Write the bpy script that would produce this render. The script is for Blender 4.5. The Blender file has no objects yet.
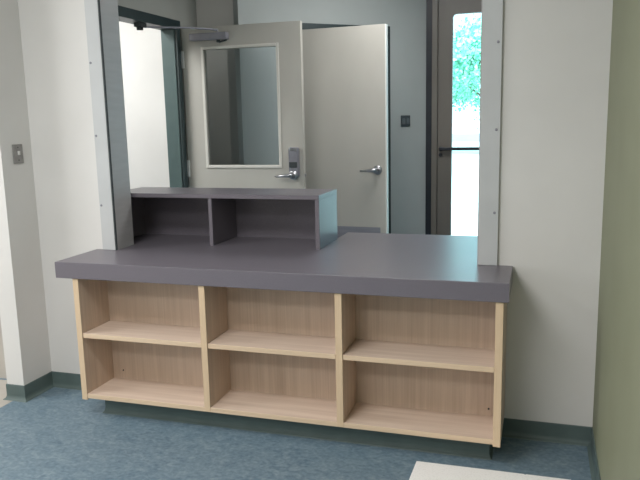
import bpy, bmesh, math, random
from mathutils import Vector, Matrix
random.seed(7)
scn = bpy.context.scene
COL = scn.collection

# ------------------------------------------------------------------ helpers
def lin(c):
    c = c / 255.0
    return c / 12.92 if c <= 0.04045 else ((c + 0.055) / 1.055) ** 2.4

def rgb(r, g, b):
    return (lin(r), lin(g), lin(b), 1.0)

def new_mat(name):
    m = bpy.data.materials.new(name)
    m.use_nodes = True
    return m, m.node_tree.nodes, m.node_tree.links, m.node_tree.nodes['Principled BSDF']

def noise_mat(name, ca, cb, scale=(8, 8, 8), detail=4.0, rough=0.6, spec=0.4, lo=0.35, hi=0.65,
              bump=0.0, bump_scale=200.0, metal=0.0, dist=0.0):
    m, N, L, B = new_mat(name)
    tc = N.new('ShaderNodeTexCoord'); mp = N.new('ShaderNodeMapping')
    mp.inputs['Scale'].default_value = scale
    nz = N.new('ShaderNodeTexNoise'); nz.inputs['Scale'].default_value = 1.0
    nz.inputs['Detail'].default_value = detail; nz.inputs['Distortion'].default_value = dist
    rp = N.new('ShaderNodeValToRGB')
    rp.color_ramp.elements[0].position = lo; rp.color_ramp.elements[0].color = ca
    rp.color_ramp.elements[1].position = hi; rp.color_ramp.elements[1].color = cb
    L.new(tc.outputs['Object'], mp.inputs['Vector']); L.new(mp.outputs['Vector'], nz.inputs['Vector'])
    L.new(nz.outputs['Fac'], rp.inputs['Fac']); L.new(rp.outputs['Color'], B.inputs['Base Color'])
    B.inputs['Roughness'].default_value = rough
    B.inputs['Specular IOR Level'].default_value = spec
    B.inputs['Metallic'].default_value = metal
    if bump > 0:
        n2 = N.new('ShaderNodeTexNoise'); n2.inputs['Scale'].default_value = bump_scale
        bp = N.new('ShaderNodeBump'); bp.inputs['Strength'].default_value = bump; bp.inputs['Distance'].default_value = 0.002
        L.new(tc.outputs['Object'], n2.inputs['Vector']); L.new(n2.outputs['Fac'], bp.inputs['Height'])
        L.new(bp.outputs['Normal'], B.inputs['Normal'])
    return m

M = {}
M['white_wall'] = noise_mat('white_wall_paint', rgb(214, 212, 209), rgb(218, 216, 213), (3, 3, 3), rough=0.7, spec=0.25, bump=0.08, bump_scale=160)
M['green_wall'] = noise_mat('green_wall_paint', rgb(131, 134, 111), rgb(135, 138, 115), (3, 3, 3), rough=0.6, spec=0.3, bump=0.08, bump_scale=160)
M['grey_wall'] = noise_mat('grey_wall_paint', rgb(172, 178, 177), rgb(176, 182, 181), (3, 3, 3), rough=0.65, spec=0.3, bump=0.08, bump_scale=160)
M['lobby_white'] = noise_mat('lobby_white_paint', rgb(176, 177, 171), rgb(180, 181, 175), (3, 3, 3), rough=0.7, spec=0.25)
M['ceiling'] = noise_mat('ceiling_paint', rgb(205, 205, 200), rgb(215, 215, 210), (60, 60, 60), rough=0.9, spec=0.1)
M['beige'] = noise_mat('beige_vinyl', rgb(172, 167, 159), rgb(186, 181, 173), (5, 5, 5), rough=0.5)
M['laminate'] = noise_mat('purple_grey_laminate', rgb(107, 102, 110), rgb(114, 109, 117), (260, 260, 260), detail=2, rough=0.33, spec=0.5)
M['base'] = noise_mat('rubber_baseboard', rgb(84, 99, 97), rgb(90, 105, 103), (10, 10, 10), rough=0.45, spec=0.4)
M['frame'] = noise_mat('dark_frame_paint', rgb(50, 64, 66), rgb(54, 68, 70), (10, 10, 10), rough=0.4, spec=0.5)
M['reveal'] = noise_mat('lit_reveal_paint', rgb(80, 98, 97), rgb(84, 102, 101), (10, 10, 10), rough=0.45, spec=0.4)  # frame colour lightened to paint in the light from the side room
M['trim'] = noise_mat('silver_trim', rgb(188, 190, 191), rgb(194, 196, 197), (5, 5, 5), rough=0.42, spec=0.5)
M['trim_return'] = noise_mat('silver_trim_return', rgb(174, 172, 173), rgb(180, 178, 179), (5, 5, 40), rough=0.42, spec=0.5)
M['gap_strip'] = noise_mat('dark_grey', rgb(60, 66, 68), rgb(66, 72, 74), (10, 10, 10), rough=0.7)  # dark grey for the painted shadow gap and small dark parts
M['door'] = noise_mat('cream_door_paint', rgb(186, 183, 175), rgb(191, 188, 180), (4, 4, 2), rough=0.45, spec=0.4)
M['bead'] = noise_mat('pale_glazing_bead', rgb(214, 211, 203), rgb(219, 216, 208), (4, 4, 2), rough=0.4)
M['lit_edge'] = noise_mat('lit_door_edge', rgb(232, 234, 229), rgb(236, 238, 233), (4, 4, 2), rough=0.4)
M['bronze'] = noise_mat('bronze_aluminium', rgb(106, 101, 94), rgb(111, 106, 99), (6, 6, 2), rough=0.4, spec=0.5)
M['black'] = noise_mat('black_paint', rgb(30, 34, 42), rgb(36, 40, 48), (10, 10, 10), rough=0.4)
M['steel'] = noise_mat('brushed_steel', rgb(172, 172, 176), rgb(190, 190, 194), (40, 40, 4), rough=0.28, metal=0.95)
M['steel_dull'] = noise_mat('dull_steel', rgb(138, 138, 146), rgb(146, 146, 154), (20, 20, 20), rough=0.45, metal=0.3)
M['hinge'] = noise_mat('bright_hinge', rgb(226, 228, 226), rgb(232, 234, 232), (20, 20, 20), rough=0.35, metal=0.2)
M['plate'] = noise_mat('kick_plate', rgb(142, 142, 150), rgb(150, 150, 158), (4, 4, 60), rough=0.35, metal=0.2)
M['switch_dark'] = noise_mat('dark_switch_plastic', rgb(66, 74, 78), rgb(72, 80, 84), (30, 30, 30), rough=0.5)
M['switch_key'] = noise_mat('grey_switch_key', rgb(92, 100, 104), rgb(98, 106, 110), (30, 30, 30), rough=0.5)
M['switch_plate'] = noise_mat('grey_switch_plate', rgb(136, 134, 132), rgb(148, 146, 144), (30, 30, 30), rough=0.4, metal=0.2)
M['toggle'] = noise_mat('pale_toggle', rgb(205, 203, 200), rgb(210, 208, 205), (30, 30, 30), rough=0.4)
M['panel'] = noise_mat('white_fissured_panel', rgb(236, 234, 231), rgb(246, 244, 242), (160, 160, 160), detail=5, rough=0.9, spec=0.1, lo=0.3, hi=0.5, bump=0.25, bump_scale=120)
M['bark'] = noise_mat('bark', rgb(96, 86, 72), rgb(128, 116, 98), (6, 6, 2), rough=0.9)
M['leaf'] = noise_mat('light_green_leaf', rgb(120, 208, 176), rgb(190, 240, 218), (2, 2, 2), rough=0.55)
M['leaf_dark'] = noise_mat('mid_green_leaf', rgb(100, 190, 158), rgb(160, 225, 198), (2, 2, 2), rough=0.55)
M['concrete'] = noise_mat('pale_concrete', rgb(214, 214, 210), rgb(226, 226, 222), (1.5, 1.5, 1.5), rough=0.85)
M['asphalt'] = noise_mat('grey_asphalt', rgb(140, 152, 160), rgb(150, 162, 170), (1.5, 1.5, 1.5), rough=0.85)

def floor_mat():
    m, N, L, B = new_mat('blue_marbled_linoleum')
    tc = N.new('ShaderNodeTexCoord')
    mp = N.new('ShaderNodeMapping'); mp.inputs['Scale'].default_value = (17, 27, 1)
    mp.inputs['Rotation'].default_value = (0, 0, 0.25)
    n1 = N.new('ShaderNodeTexNoise'); n1.inputs['Scale'].default_value = 1.0; n1.inputs['Detail'].default_value = 8; n1.inputs['Distortion'].default_value = 1.2
    n1.inputs['Roughness'].default_value = 0.65
    n2 = N.new('ShaderNodeTexNoise'); n2.inputs['Scale'].default_value = 60; n2.inputs['Detail'].default_value = 5
    mx = N.new('ShaderNodeMix'); mx.data_type = 'FLOAT'; mx.inputs[0].default_value = 0.4
    rp = N.new('ShaderNodeValToRGB')
    rp.color_ramp.elements[0].position = 0.36; rp.color_ramp.elements[0].color = rgb(86, 108, 124)
    rp.color_ramp.elements[1].position = 0.64; rp.color_ramp.elements[1].color = rgb(130, 147, 156)
    e = rp.color_ramp.elements.new(0.5); e.color = rgb(107, 127, 140)
    L.new(tc.outputs['Object'], mp.inputs['Vector']); L.new(mp.outputs['Vector'], n1.inputs['Vector'])
    L.new(tc.outputs['Object'], n2.inputs['Vector'])
    L.new(n1.outputs['Fac'], mx.inputs[2]); L.new(n2.outputs['Fac'], mx.inputs[3])
    L.new(mx.outputs[0], rp.inputs['Fac']); L.new(rp.outputs['Color'], B.inputs['Base Color'])
    B.inputs['Roughness'].default_value = 0.42; B.inputs['Specular IOR Level'].default_value = 0.4
    return m
M['floor'] = floor_mat()

def wood_mat(name, axis, ca, cb):
    """fine straight grain running along the given axis"""
    m, N, L, B = new_mat(name)
    tc = N.new('ShaderNodeTexCoord'); mp = N.new('ShaderNodeMapping')
    s = [150.0, 150.0, 150.0]; s['xyz'.index(axis)] = 3.0
    mp.inputs['Scale'].default_value = s
    n1 = N.new('ShaderNodeTexNoise'); n1.inputs['Scale'].default_value = 1.0; n1.inputs['Detail'].default_value = 3
    mp2 = N.new('ShaderNodeMapping'); s2 = [34.0, 34.0, 34.0]; s2['xyz'.index(axis)] = 1.2
    mp2.inputs['Scale'].default_value = s2
    n2 = N.new('ShaderNodeTexNoise'); n2.inputs['Scale'].default_value = 1.0; n2.inputs['Detail'].default_value = 2
    mx = N.new('ShaderNodeMix'); mx.data_type = 'FLOAT'; mx.inputs[0].default_value = 0.5
    rp = N.new('ShaderNodeValToRGB')
    rp.color_ramp.elements[0].position = 0.34; rp.color_ramp.elements[0].color = ca
    rp.color_ramp.elements[1].position = 0.66; rp.color_ramp.elements[1].color = cb
    L.new(tc.outputs['Object'], mp.inputs['Vector']); L.new(mp.outputs['Vector'], n1.inputs['Vector'])
    L.new(tc.outputs['Object'], mp2.inputs['Vector']); L.new(mp2.outputs['Vector'], n2.inputs['Vector'])
    L.new(n1.outputs['Fac'], mx.inputs[2]); L.new(n2.outputs['Fac'], mx.inputs[3])
    L.new(mx.outputs[0], rp.inputs['Fac']); L.new(rp.outputs['Color'], B.inputs['Base Color'])
    B.inputs['Roughness'].default_value = 0.45; B.inputs['Specular IOR Level'].default_value = 0.35
    return m
M['wood_v'] = wood_mat('maple_upright_grain', 'z', rgb(190, 168, 149), rgb(208, 187, 168))
M['wood_h'] = wood_mat('maple_level_grain', 'x', rgb(206, 184, 167), rgb(222, 202, 185))
M['wood_edge'] = wood_mat('maple_edge_band', 'z', rgb(210, 184, 152), rgb(219, 194, 163))
M['wood_edge_h'] = wood_mat('maple_edge_band_level', 'x', rgb(212, 187, 158), rgb(220, 196, 168))

def glass_mat(name, tint):
    m, N, L, B = new_mat(name)
    N.remove(B)
    out = N['Material Output']
    tr = N.new('ShaderNodeBsdfTransparent'); tr.inputs['Color'].default_value = tint
    gl = N.new('ShaderNodeBsdfGlossy'); gl.inputs['Roughness'].default_value = 0.02
    fr = N.new('ShaderNodeFresnel'); fr.inputs['IOR'].default_value = 1.45
    mx = N.new('ShaderNodeMixShader')
    L.new(fr.outputs['Fac'], mx.inputs['Fac']); L.new(tr.outputs[0], mx.inputs[1]); L.new(gl.outputs[0], mx.inputs[2])
    L.new(mx.outputs[0], out.inputs['Surface'])
    return m
M['glass'] = glass_mat('clear_glass', (0.93, 0.96, 0.97, 1))
M['glass_ext'] = glass_mat('tinted_glass', (0.84, 0.97, 0.97, 1))

class MB:
    def __init__(s): s.bm = bmesh.new()
    def box(s, x0, x1, y0, y1, z0, z1, bev=0.0, seg=1):
        g = bmesh.ops.create_cube(s.bm, size=1.0)
        vs = g['verts']
        for v in vs:
            v.co = Vector(((x0 + x1) / 2 + v.co.x * (x1 - x0), (y0 + y1) / 2 + v.co.y * (y1 - y0), (z0 + z1) / 2 + v.co.z * (z1 - z0)))
        if bev > 0:
            es = list({e for v in vs for e in v.link_edges})
            bmesh.ops.bevel(s.bm, geom=es, offset=bev, segments=seg, affect='EDGES', profile=0.5)
        return s
    def prism(s, pts, z0, z1, bev=0.0):
        """polygon in x,y extruded in z"""
        lo = [s.bm.verts.new((x, y, z0)) for x, y in pts]; hi = [s.bm.verts.new((x, y, z1)) for x, y in pts]
        n = len(pts); fs = []
        fs.append(s.bm.faces.new(lo[::-1])); fs.append(s.bm.faces.new(hi))
        for i in range(n): fs.append(s.bm.faces.new((lo[i], lo[(i + 1) % n], hi[(i + 1) % n], hi[i])))
        if bev > 0:
            es = list({e for f in fs[:2] for e in f.edges})
            bmesh.ops.bevel(s.bm, geom=es, offset=bev, segments=2, affect='EDGES', profile=0.5)
        return s
    def sweep(s, prof, path):
        """profile [(out, z)] pushed along a floor path of [(point, outward)] with mitred corners"""
        rings = []
        for (px, py), (ox, oy) in path:
            rings.append([s.bm.verts.new((px + ox * d, py + oy * d, z)) for d, z in prof])
        k = len(prof)
        for a, b in zip(rings, rings[1:]):
            for i in range(k):
                s.bm.faces.new((a[i], a[(i + 1) % k], b[(i + 1) % k], b[i]))
        s.bm.faces.new(rings[0][::-1]); s.bm.faces.new(rings[-1])
        return s
    def tube(s, pts, rad, n=10):
        """tapering tube through points; rad a number or one per point"""
        pts = [Vector(p) for p in pts]
        if not hasattr(rad, '__len__'): rad = [rad] * len(pts)
        rings = []
        for i, p in enumerate(pts):
            d = (pts[min(i + 1, len(pts) - 1)] - pts[max(i - 1, 0)]).normalized()
            up = Vector((0, 0, 1)) if abs(d.z) < 0.9 else Vector((1, 0, 0))
            a = d.cross(up).normalized(); b = a.cross(d)
            rings.append([s.bm.verts.new(p + (a * math.cos(t * 2 * math.pi / n) + b * math.sin(t * 2 * math.pi / n)) * rad[i]) for t in range(n)])
        for a, b in zip(rings, rings[1:]):
            for i in range(n): s.bm.faces.new((a[i], a[(i + 1) % n], b[(i + 1) % n], b[i]))
        s.bm.faces.new(rings[0][::-1]); s.bm.faces.new(rings[-1])
        return s
    def build(s, name, mat, parent=None, front=None, smooth=False, loc=None):
        bmesh.ops.recalc_face_normals(s.bm, faces=s.bm.faces[:])
        me = bpy.data.meshes.new(name); s.bm.to_mesh(me); s.bm.free()
        me.materials.append(mat)
        if front:
            me.materials.append(front)
            for p in me.polygons:
                if p.normal.y < -0.5: p.material_index = 1
        if smooth:
            for p in me.polygons: p.use_smooth = True
        o = bpy.data.objects.new(name, me); COL.objects.link(o)
        if parent: o.parent = parent
        if loc: o.location = loc
        return o

def tag(o, label, cat, group=None, kind=None):
    o['label'] = label; o['category'] = cat
    if group: o['group'] = group
    if kind: o['kind'] = kind
    return o

def empty(name, loc, rz=0.0):
    o = bpy.data.objects.new(name, None); COL.objects.link(o)
    o.location = loc; o.rotation_euler = (0, 0, rz); o.empty_display_size = 0.05
    return o

def structure(o, label, cat):
    return tag(o, label, cat, kind='structure')

# ------------------------------------------------------------------ dimensions
XWL, XWR = -0.436, 2.347            # side walls of the office
WT = 0.148                        # thickness of the wall with the service opening
OXL, OXR = 0.036, 1.853           # service opening
CT, CB = 0.78, 0.702              # countertop top / bottom
CEIL = 2.75
XLL = -0.64                       # lobby left wall face
YF = 3.34                         # far wall face
ANG = math.atan(0.9)              # angled lobby wall
P0 = (-0.19, 2.177)
UL = (1.104 + 0.19) / math.cos(ANG)

# ------------------------------------------------------------------ room shell
structure(MB().box(-0.50, XWR + .14, -5.2, 0.0, -0.06, 0.0).build('floor', M['floor']), 'blue marbled linoleum floor in front of the counter', 'floor')
structure(MB().box(-2.9, -0.50, -5.2, 0.0, -0.06, 0.0).build('floor_side', M['beige']), 'beige floor beyond the end of the left wall', 'floor')
structure(MB().box(-2.9, 3.3, 0.0, YF + .16, -0.06, 0.0).build('floor_lobby', M['floor']), 'blue floor of the lobby behind the counter', 'floor')
structure(MB().box(-3.0, 3.3, -5.2, YF + .16, CEIL, CEIL + .1).build('ceiling', M['ceiling']), 'white ceiling above the office and lobby', 'ceiling')

structure(MB().box(-0.54, OXL - .004, 0, WT, 0, CEIL).build('wall_back_left', M['white_wall']), 'white wall left of the service opening', 'wall')
structure(MB().box(OXR + .004, 3.3, 0, WT, 0, CEIL).build('wall_back_right', M['white_wall']), 'white wall right of the service opening', 'wall')
structure(MB().box(OXL - .004, OXR + .004, 0.0, WT, 0, CB - .002).build('wall_back_low', M['white_wall']), 'low wall under the countertop', 'wall')
structure(MB().box(OXL - .004, OXR + .004, 0, WT, 2.34, CEIL).build('wall_back_head', M['white_wall']), 'wall above the service opening', 'wall')
structure(MB().box(-2.9, -0.54, 0.02, WT, 0, CEIL).build('wall_side_back', M['beige']), 'beige wall seen past the end of the left wall', 'wall')
structure(MB().box(-0.543, XWL, -0.219, 0.0, 0, CEIL).build('wall_left', M['white_wall']), 'short white left wall carrying the light switch', 'wall')
structure(MB().box(XWR, XWR + .14, -5.2, 0.0, 0, CEIL).build('wall_right', M['green_wall']), 'olive green wall at the right edge', 'wall')
structure(MB().box(-3.0, XWR + .14, -5.3, -5.2, 0, CEIL).build('wall_front', M['white_wall']), 'white wall behind the camera', 'wall')
structure(MB().box(-3.0, -2.9, -5.2, YF + .16, 0, CEIL).build('wall_outer_left', M['white_wall']), 'white wall closing the rooms on the left', 'wall')
# lobby
structure(MB().box(XLL - .12, XLL, WT, 0.93, 0, CEIL).box(XLL - .12, XLL, 2.02, 2.36, 0, CEIL).box(XLL - .12, XLL, 0.93, 2.02, 2.19, CEIL)
          .build('wall_lobby_left', M['lobby_white']), 'pale grey lobby wall around the left doorway', 'wall')
structure(MB().box(-2.9, XLL - .12, 2.24, 2.36, 0, CEIL).build('wall_side_room', M['white_wall']), 'bright white wall of the room seen through the left doorway', 'wall')
structure(MB().box(-2.9, 1.10, YF, YF + .16, 0, CEIL).box(2.25, 3.3, YF, YF + .16, 0, CEIL).box(1.10, 2.25, YF, YF + .16, 2.50, CEIL)
          .build('wall_far', M['lobby_white']), 'far lobby wall holding the exterior door', 'wall')
structure(MB().box(3.2, 3.3, WT, YF, 0, CEIL).build('wall_lobby_right', M['grey_wall']), 'grey lobby wall on the right out of view', 'wall')
wa = MB().box(0, 0.46, 0, .12, 0, CEIL).box(1.31, UL + .03, 0, .12, 0, CEIL).box(0.46, 1.31, 0, .12, 2.185, CEIL).build('wall_lobby_angled', M['grey_wall'])
wa.location = (P0[0], P0[1], 0); wa.rotation_euler = (0, 0, ANG)
structure(wa, 'blue grey angled lobby wall behind the cream doors', 'wall')

# baseboards (coved rubber)
PROF = [(0, 0), (0.020, 0), (0.018, 0.003), (0.010, 0.009), (0.0065, 0.016), (0.005, 0.024), (0.005, 0.080), (0.0035, 0.083), (0, 0.083)]
structure(MB().sweep(PROF, [((-0.543, 0.02), (-1, 0)), ((-0.543, -0.219), (-1, -1)), ((XWL, -0.219), (1, -1)), ((XWL, 0), (1, -1)), ((0.0, 0), (0, -1))]).build('baseboard_left', M['base']),
          'dark green baseboard around the left wall corner', 'baseboard')
structure(MB().sweep(PROF, [((1.945, 0), (0, -1)), ((XWR, 0), (-1, -1)), ((XWR, -5.19), (-1, 0))]).build('baseboard_right', M['base']),
          'dark green baseboard under the white and green walls on the right', 'baseboard')

# ------------------------------------------------------------------ service opening frame
w1 = structure(empty('window_1', (OXL, 0, CT)), 'silver metal frame of the service opening', 'window')
def wl(mb, name, mat, parent=w1, **k):
    bmesh.ops.translate(mb.bm, verts=mb.bm.verts, vec=(-OXL, 0, -CT))
    return mb.build(name, mat, parent, **k)
TZ = 2.33
a_ = wl(MB().box(-0.040, OXL, -0.014, -0.001, CT, TZ + .09, .002), 'jamb_trim', M['trim'])
b_ = wl(MB().box(OXR, 1.934, -0.014, -0.001, CT, TZ + .09, .002), 'jamb_trim', M['trim'])
wl(MB().box(OXL, OXL + .006, -0.013, -0.002, CT, TZ), 'gap_strip', M['gap_strip'])  # dark strip standing in for the shadow gap between trim and lining
wl(MB().box(OXL - .003, OXL + .006, 0.0, WT + .002, CT, TZ), 'jamb_lining', M['trim_return'])
wl(MB().box(OXR - .006, OXR + .003, 0.0, WT + .002, CT, TZ), 'jamb_lining', M['trim_return'])
wl(MB().box(OXR - .004, OXR - .0002, -0.012, 0.0, CT, TZ), 'gap_strip', M['trim_return'])
wl(MB().box(OXL, OXR, -0.014, -0.001, TZ, TZ + .09, .002), 'head_trim', M['trim'])
wl(MB().box(OXL, OXR, 0.0, WT + .002, TZ, TZ + .008), 'head_lining', M['trim_return'])
for tr_, xs in ((a_, -0.028), (b_, 1.917)):
    for z in (1.010, 1.360, 1.715, 2.07):
        wl(MB().tube([(xs, -0.0138, z), (xs, -0.0162, z), (xs, -0.0170, z)], [0.0062, 0.0058, 0.003], 12), 'screw', M['steel_dull'], tr_)

# ------------------------------------------------------------------ countertop
c = MB().prism([(-.085, -.335), (1.998, -.335), (1.998, -.001), (1.845, -.001), (1.845, WT + .004), (1.97, WT + .004), (1.97, .742), (1.062, .742), (1.062, .520),
                (-.14, .520), (-.14, WT + .004), (.044, WT + .004), (.044, -.001), (-.085, -.001)], CB, CT, .0025).build('countertop', M['laminate'])
tag(c, 'long purple-grey laminate countertop passing through the service opening', 'countertop')

# ------------------------------------------------------------------ open shelf cabinet
cab = tag(empty('shelf_cabinet', (0, 0, 0)), 'maple cabinet with six open cubbies under the grey countertop', 'cabinet')
T = 0.030
CF, CBK, ZB, ZT = -0.327, -0.098, 0.105, CB - .001
X0, X1 = 0.0, 1.978
D1, D2 = 0.6742, 1.3068
for x in (X0, X1 - T):
    MB().box(x, x + T, CF, -0.001, ZB - .008, ZT, .0012).build('side_panel', M['wood_v'], cab, M['wood_edge'])
for x in (D1 - T / 2, D2 - T / 2):
    MB().box(x, x + T, CF + .0006, CBK, ZB + .001, ZT, .0012).build('divider', M['wood_v'], cab, M['wood_edge'])
MB().box(X0 + T, X1 - T, CF + .002, -0.002, ZB, ZB + .022, .001).build('bottom_panel', M['wood_h'], cab, M['wood_edge_h'])
MB().box(X0 + T, X1 - T, CBK, CBK + .012, ZB + .022, ZT).build('back_panel', M['wood_v'], cab)
bays = [(X0 + T, D1 - T / 2), (D1 + T / 2, D2 - T / 2), (D2 + T / 2, X1 - T)]
ZS = 0.432
for x0, x1 in bays:
    MB().box(x0 + .0015, x1 - .0015, CF + .004, CBK, ZS - .022, ZS, .001).build('shelf', M['wood_h'], cab, M['wood_edge_h'])
tk = MB().sweep([(0, 0), (0.017, 0), (0.015, 0.003), (0.010, 0.008), (0.007, 0.016), (0.005, 0.026), (0.005, ZB), (0, ZB)],
           [((0.07, -0.0), (-1, 0)), ((0.07, -0.234), (-1, -1)), ((1.925, -0.234), (1, -1)), ((1.925, 0), (1, 0))])
tk.build('toe_kick', M['base'], cab)
for x, z in ((0.089, 0.172), (1.915, 0.160)):
    MB().tube([(x, CBK + .001, z), (x, CBK - .002, z), (x, CBK - .004, z)], [.004, .004, .002], 10).build('hole_plug', M['gap_strip'], cab)

# ------------------------------------------------------------------ counter hutch
hut = tag(empty('counter_hutch', (0.45, 0.36, CT)), 'low purple-grey two-bay hutch standing on the countertop', 'hutch')
def hl(mb, name, mat=None):
    bmesh.ops.translate(mb.bm, verts=mb.bm.verts, vec=(-.45, -.36, -CT))
    return mb.build(name, mat or M['laminate'], hut)
HT = 1.050
hl(MB().box(-.12, 1.066, .198, .518, HT - .022, HT, .0015), 'top_panel')
hl(MB().box(-.118, -.096, .200, .516, CT, HT - .022, .001), 'side_panel')
hl(MB().box(1.044, 1.066, .200, .516, CT, HT - .022, .001), 'side_panel')
hl(MB().box(.464, .484, .200, .500, CT, HT - .022, .001), 'divider')
hl(MB().box(-.096, 1.044, .500, .516, CT, HT - .022), 'back_panel')

# ------------------------------------------------------------------ left doorway frame + glazed door
f = structure(empty('trim_1', (XLL, 1.45, 0)), 'dark green-grey metal frame of the left doorway', 'door frame')
def fl(mb, name, mat):
    bmesh.ops.translate(mb.bm, verts=mb.bm.verts, vec=(-XLL, -1.45, 0))
    return mb.build(name, mat, f)
fl(MB().box(XLL - .125, XLL + .012, 0.90, 2.049, 2.126, 2.196, .002), 'head', M['frame'])
fl(MB().box(XLL - .120, XLL - .008, 1.972, 2.022, 0, 2.126), 'jamb_lining', M['reveal'])
fl(MB().box(XLL - .008, XLL + .012, 1.982, 2.036, 0, 2.126, .001), 'jamb_face', M['frame'])
fl(MB().box(XLL - .125, XLL + .012, 0.90, 0.945, 0, 2.126, .001), 'jamb_lining', M['frame'])

def lever(parent, x, z, face_y, mat=None):
    """rose, neck and a lever pointing to -x, on a face at y=face_y (door local)"""
    r = MB().tube([(x, face_y + .0005, z), (x, face_y - .008, z), (x, face_y - .014, z)], [.037, .037, .028], 20).build('lever_handle', M['steel'], parent, smooth=True)
    lv = MB().tube([(x, face_y - .010, z), (x, face_y - .045, z), (x - .008, face_y - .056, z), (x - .03, face_y - .060, z), (x - .075, face_y - .058, z - .004), (x - .130, face_y - .050, z - .008)],
              [.018, .0165, .016, .014, .011, .007], 12).build('lever', M['steel'], r, smooth=True)
    return r

d1 = structure(empty('door_1', (-0.625, 2.05, 0)), 'cream door with a glass panel standing open behind the hutch', 'door')
ox = -0.625
def q(x): return x - ox
LW = q(0.362)
GX0, GX1, GZ0, GZ1 = q(-.440), q(.164), 1.072, 1.968
MB().box(0, GX0, 0, .045, .01, 2.140).box(GX1, LW, 0, .045, .01, 2.140).box(GX0, GX1, 0, .045, .01, GZ0).box(GX0, GX1, 0, .045, GZ1, 2.140).build('leaf', M['door'], d1)
t_ = .022
MB().box(GX0 - t_, GX0, -.007, 0.0, GZ0 - t_, GZ1 + t_, .002).box(GX1, GX1 + t_, -.007, 0.0, GZ0 - t_, GZ1 + t_, .002)\
    .box(GX0, GX1, -.007, 0.0, GZ0 - t_, GZ0, .002).box(GX0, GX1, -.007, 0.0, GZ1, GZ1 + t_, .002).build('glazing_bead', M['bead'], d1)
MB().box(GX0 - .004, GX1 + .004, .018, .024, GZ0 - .004, GZ1 + .004).build('glass_pane', M['glass'], d1)
lever(d1, q(.292), .998, -.047)
kp = MB().box(q(.254), q(.334), -.048, -.0005, 0.985, 1.208, .012, 3).build('keypad_lock', M['steel_dull'], d1)
MB().box(q(.262), q(.326), -.052, -.046, 1.055, 1.098, .004, 2).build('keypad', M['gap_strip'], kp)
MB().box(q(.262), q(.326), -.050, -.042, 1.180, 1.204, .004, 2).build('cover_cap', M['steel'], kp)
MB().box(LW - .001, LW + .012, .014, .030, .982, 1.006, .002).build('latch_bolt', M['steel'], d1)
MB().box(-.030, .014, -.012, .006, 1.835, 1.965, .001).build('hinge', M['hinge'], d1)
MB().box(-.030, .014, -.012, .006, .98, 1.11, .001).build('hinge', M['hinge'], d1)
MB().box(-.030, .014, -.012, .006, .18, .31, .001).build('hinge', M['hinge'], d1)
cl = MB().box(q(-.53), q(-.215), -.062, -.0005, 2.0345, 2.0885, .008, 2).build('door_closer', M['steel_dull'], d1)
MB().tube([(q(-.295), -.032, 2.0345), (q(-.295), -.032, 2.0145)], .014, 14).tube([(q(-.29), -.032, 2.0165), (q(-.225), -.032, 2.0285)], [.008, .005], 10).build('valve', M['gap_strip'], cl)
MB().tube([(q(-.30), -.034, 2.0865), (q(-.30), -.034, 2.1065), (q(-.33), -.06, 2.1105), (q(-.45), -.22, 2.1105)], [.010, .010, .008, .008], 10)\
    .tube([(q(-.45), -.22, 2.1105), (q(-.675), -.505, 2.0975)], .007, 10).build('closer_arm', M['steel_dull'], cl)
MB().box(q(-.700), q(-.645), -.560, -.475, 2.0945, 2.1240, .002).tube([(q(-.675), -.538, 2.0945), (q(-.675), -.538, 2.0725)], .014, 12)\
    .tube([(q(-.675), -.498, 2.0995), (q(-.675), -.498, 2.0765)], .012, 12).build('closer_shoe', M['gap_strip'], cl)

# ------------------------------------------------------------------ plain cream door on the angled wall
f2 = structure(empty('trim_2', (P0[0], P0[1], 0), ANG), 'dark metal frame around the doorway behind the plain door', 'door frame')
MB().box(0.41, 1.36, -.012, .13, 2.138, 2.188, .002).build('head', M['frame'], f2)
MB().box(0.41, 0.465, -.012, .13, 0, 2.138, .002).build('jamb', M['frame'], f2)
MB().box(1.305, 1.36, -.012, .13, 0, 2.138, .002).build('jamb', M['frame'], f2)

d2 = structure(empty('door_2', (0.160, 2.432, 0), math.radians(-3.5)), 'plain cream door with a lever standing open right of the glazed door', 'door')
W2 = .782
MB().box(0, W2 - .010, 0, .045, .01, 2.122, .001).build('leaf', M['door'], d2)
MB().box(W2 - .010, W2, .0, .045, .01, 2.122, .001).build('lit_edge_strip', M['lit_edge'], d2)  # daylight on the door edge painted in as a pale strip
lever(d2, .705, 1.010, 0)
MB().box(.03, W2 - .055, -.003, -.0003, .02, .548).build('kick_plate', M['plate'], d2)
for z in (.2, 1.05, 1.9):
    MB().tube([(-.006, .004, z), (-.006, .004, z + .11)], .007, 10).build('hinge', M['steel'], d2)

# two-gang dark switch on the angled wall
ts = (0.937 - P0[0]) / math.cos(ANG)
sw2 = empty('wall_switch', (P0[0] + ts * math.cos(ANG), P0[1] + ts * math.sin(ANG), 1.384), ANG)
tag(sw2, 'small dark two-button switch on the grey wall right of the plain door', 'switch')
MB().box(-.048, .048, -.010, -.0005, -.048, .048, .003).build('cover_plate', M['switch_dark'], sw2)
for x in (-.022, .022):
    MB().box(x - .015, x + .015, -.016, -.009, -.030, .022, .003).build('rocker', M['switch_key'], sw2)

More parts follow.
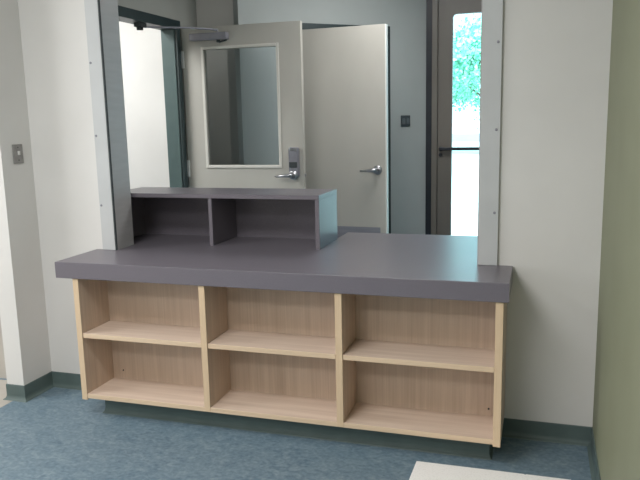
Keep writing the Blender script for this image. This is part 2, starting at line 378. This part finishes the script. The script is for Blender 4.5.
# ------------------------------------------------------------------ exterior door
d3 = structure(empty('door_3', (1.10, YF, 0)), 'bronze framed glass exterior door with a dark push bar', 'door')
def el(mb, name, mat, parent=d3, **k):
    bmesh.ops.translate(mb.bm, verts=mb.bm.verts, vec=(-1.10, -YF, 0))
    return mb.build(name, mat, parent, **k)
el(MB().box(1.10, 1.152, YF - .015, YF + .15, 0, 2.50), 'jamb', M['black'])  # black strip paints in the shaded recess of the frame
el(MB().box(1.153, 1.203, YF - .03, YF + .11, 0, 2.47, .003), 'jamb', M['bronze'])
el(MB().box(1.153, 2.25, YF - .03, YF + .11, 2.445, 2.498, .003), 'head', M['bronze'])
el(MB().box(2.190, 2.25, YF - .03, YF + .11, 0, 2.445, .003), 'jamb', M['bronze'])
LX0, LX1, EX0, EX1, EZ0, EZ1 = 1.2035, 2.1895, 1.330, 2.063, .26, 2.292
def leaf_with_hole():
    """door leaf with a rounded glass opening, cut as a ring of quads"""
    mb = MB(); bm = mb.bm
    r = .03; inner = []
    for cx_, cz_, a0 in ((EX1 - r, EZ1 - r, 0), (EX0 + r, EZ1 - r, 90), (EX0 + r, EZ0 + r, 180), (EX1 - r, EZ0 + r, 270)):
        for k in range(5):
            a = math.radians(a0 + k * 22.5); inner.append((cx_ + r * math.cos(a), cz_ + r * math.sin(a)))
    outer = []
    for i, (x, z) in enumerate(inner):
        g = i // 5; k = i % 5
        X = LX1 if g in (0, 3) else LX0; Z = 2.44 if g in (0, 1) else .01
        outer.append((X, Z))
    ya, yb = YF + .005, YF + .055
    n = len(inner)
    ia = [bm.verts.new((x, ya, z)) for x, z in inner]; ib = [bm.verts.new((x, yb, z)) for x, z in inner]
    oa = {}; ob = {}
    for pt in set(outer):
        oa[pt] = bm.verts.new((pt[0], ya, pt[1])); ob[pt] = bm.verts.new((pt[0], yb, pt[1]))
    for i in range(n):
        j = (i + 1) % n
        bm.faces.new((ia[i], ia[j], ib[j], ib[i]))
        for ii, oo in ((ia, oa), (ib, ob)):
            if outer[i] == outer[j]: bm.faces.new((ii[i], ii[j], oo[outer[i]]))
            else: bm.faces.new((ii[i], ii[j], oo[outer[j]], oo[outer[i]]))
        if outer[i] != outer[j]: bm.faces.new((oa[outer[i]], oa[outer[j]], ob[outer[j]], ob[outer[i]]))
    return mb
el(leaf_with_hole(), 'leaf', M['bronze'])
el(MB().box(EX0 - .004, EX1 + .004, YF + .027, YF + .033, EZ0 - .004, EZ1 + .004), 'glass_pane', M['glass_ext'])
pb = el(MB().box(1.222, 2.16, YF - .050, YF - .028, 1.115, 1.143, .005, 2), 'push_bar', M['black'])
for x in (1.235, 2.14):
    el(MB().box(x - .014, x + .014, YF - .034, YF + .006, 1.112, 1.146, .003), 'bar_bracket', M['black'], pb)
el(MB().tube([(1.232, YF + .006, 1.074), (1.232, YF - .012, 1.074)], .016, 14), 'lock_cylinder', M['black'])

# ------------------------------------------------------------------ light switch on the left wall
ls = tag(empty('light_switch', (XWL, -.106, 1.278)), 'grey light switch plate on the short white left wall', 'switch')
MB().box(.0005, .006, -.036, .036, -.048, .048, .002).build('cover_plate', M['switch_plate'], ls)
MB().box(.005, .016, -.006, .006, -.006, .014, .002).build('toggle', M['toggle'], ls)
for z in (-.032, .032):
    MB().tube([(.0055, 0, z), (.0075, 0, z)], .0035, 10).build('screw', M['gap_strip'], ls)

# ------------------------------------------------------------------ white panel on the floor
pn = MB().prism([(1.645, -.364), (2.072, -.360), (2.077, -.368), (2.083, -.360), (2.250, -.358), (2.246, -.960), (1.632, -.966)], 0.0005, 0.014, .0015).build('ceiling_panel', M['panel'])
tag(pn, 'white speckled panel lying on the blue floor before the cabinet', 'panel')

# ------------------------------------------------------------------ outdoors
structure(MB().box(-60, 60, YF + .16, 38, -.2, -.08).box(-60, 60, 56, 140, -.2, -.08).build('floor_outdoor', M['concrete']), 'sunlit pale paving outside the exterior door', 'ground')
structure(MB().box(-60, 60, 38, 56, -.2, -.08).build('floor_road', M['asphalt']), 'grey road beyond the paving', 'ground')

def tree(name, loc, label, h0, h1, rx, n, leaf, seed, cat, group=None):
    rnd = random.Random(seed)
    t = tag(empty(name, loc), label, cat, group)
    k = MB()
    if h0 > .6:
        k.tube([(0, 0, 0), (.05, .02, h0 * .6), (-.02, .05, (h0 + h1) / 2)], [.16, .12, .06], 10)
    ends = []
    cz = (h0 + h1) / 2; rz = (h1 - h0) / 2
    for i in range(9):
        a = i * 2.4; e = Vector((math.cos(a) * rx * .7, math.sin(a) * rx * .7, cz + rz * rnd.uniform(-.5, .7)))
        b = Vector((0, .03, h0 * .7 + rz * .3 * rnd.random()))
        k.tube([b, b.lerp(e, .5) + Vector((0, 0, .1)), e], [.05, .035, .012], 6); ends.append(e)
    k.build('branches' if h0 <= .6 else 'trunk', M['bark'], t)
    fo = MB()
    clumps = []
    for i in range(26):
        while True:
            v = Vector((rnd.uniform(-1, 1), rnd.uniform(-1, 1), rnd.uniform(-1, 1)))
            if v.length < 1: break
        clumps.append(Vector((v.x * rx * .85, v.y * rx * .85, cz + v.z * rz * .85)))
    clumps += ends
    for i in range(n):
        c0 = clumps[rnd.randrange(len(clumps))]
        p = c0 + Vector((rnd.gauss(0, .26), rnd.gauss(0, .26), rnd.gauss(0, .22))) * (rx / 1.8)
        ax = Vector((rnd.gauss(0, 1), rnd.gauss(0, 1), rnd.gauss(0, 1))).normalized()
        bx = ax.orthogonal().normalized()
        l = rnd.uniform(.10, .20); w = l * .5
        tip = ax * l; sd = bx * w; up = ax.cross(bx) * w * .25
        v0 = fo.bm.verts.new(p); v1 = fo.bm.verts.new(p + tip * .5 + sd + up); v2 = fo.bm.verts.new(p + tip); v3 = fo.bm.verts.new(p + tip * .5 - sd + up)
        fo.bm.faces.new((v0, v1, v2)); fo.bm.faces.new((v0, v2, v3))
    fo.build('foliage', leaf, t)
    return t
tree('tree', (0.7, 26.0, -.08), 'light green tree seen through the upper glass of the exterior door', 1.7, 5.2, 3.0, 22000, M['leaf'], 3, 'tree')
tree('tree', (-3.4, 34.5, -.08), 'farther pale green tree outside, at the left edge of the exterior door glass', 1.6, 5.6, 2.6, 12000, M['leaf_dark'], 5, 'tree')

# ------------------------------------------------------------------ light
def area(name, loc, sx, sy, power, col=(1, 1, 1), rot=(0, 0, 0)):
    l = bpy.data.lights.new(name, 'AREA'); l.shape = 'RECTANGLE'; l.size = sx; l.size_y = sy; l.energy = power; l.color = col
    o = bpy.data.objects.new(name, l); COL.objects.link(o); o.location = loc; o.rotation_euler = rot
    return o
area('office_ceiling_lamp', (0.55, -2.1, CEIL - .02), 1.2, .6, 38, (1, .988, .972))
area('office_rear_lamp', (0.7, -4.0, CEIL - .02), 1.2, .6, 34, (1, .988, .972))
area('corridor_fill', (-2.85, -2.4, 1.45), 1.4, 1.6, 20, (.93, .97, 1), (0, math.radians(-90), 0))  # added area light for brightness from the left; no window there
area('corridor_lamp', (-1.7, -1.3, CEIL - .02), .6, 1.2, 30, (1, .988, .972))
area('side_room_lamp', (-1.7, 0.9, CEIL - .02), 1.0, .8, 46, (.99, 1, 1))
area('lobby_lamp', (1.20, 1.75, CEIL - .02), .9, .9, 21, (1, .988, .972))
area('recess_fill', (-1.0, 2.85, CEIL - .02), .8, .4, 1.3, (1, .988, .972))  # unseen light added to brighten the recess
sun = bpy.data.lights.new('sun', 'SUN'); sun.energy = 5.0; sun.angle = math.radians(1); sun.color = (1, .97, .92)
so = bpy.data.objects.new('sun', sun); COL.objects.link(so); so.rotation_euler = (math.radians(38), 0, math.radians(50))
w = bpy.data.worlds.new('world'); scn.world = w; w.use_nodes = True
WN, WL = w.node_tree.nodes, w.node_tree.links
bg = WN['Background']
bg.inputs['Color'].default_value = (0.60, 0.84, 1.0, 1); bg.inputs['Strength'].default_value = 3.0

# ------------------------------------------------------------------ camera
cd = bpy.data.cameras.new('camera'); cd.sensor_fit = 'HORIZONTAL'; cd.sensor_width = 36.0
cd.lens = 699.1 / 640.0 * 36.0; cd.clip_start = .05; cd.clip_end = 500
co = bpy.data.objects.new('camera', cd); COL.objects.link(co)
yaw, pitch, roll = (math.radians(a) for a in (17.5969, -9.8642, -1.2531))
fw = Vector((-math.sin(yaw) * math.cos(pitch), math.cos(yaw) * math.cos(pitch), math.sin(pitch)))
r = Vector((math.cos(yaw), math.sin(yaw), 0)); u = r.cross(fw)
r2 = r * math.cos(roll) + u * math.sin(roll); u2 = -r * math.sin(roll) + u * math.cos(roll)
m4 = Matrix(((r2.x, u2.x, -fw.x, 2.0984), (r2.y, u2.y, -fw.y, -3.0521), (r2.z, u2.z, -fw.z, 1.422), (0, 0, 0, 1)))
co.matrix_world = m4
scn.camera = co

vs = scn.view_settings
scn.display_settings.display_device = 'sRGB'
vs.view_transform = 'Standard'; vs.look = 'None'; vs.gamma = 1.0; vs.use_curve_mapping = False
vs.exposure = 0.5
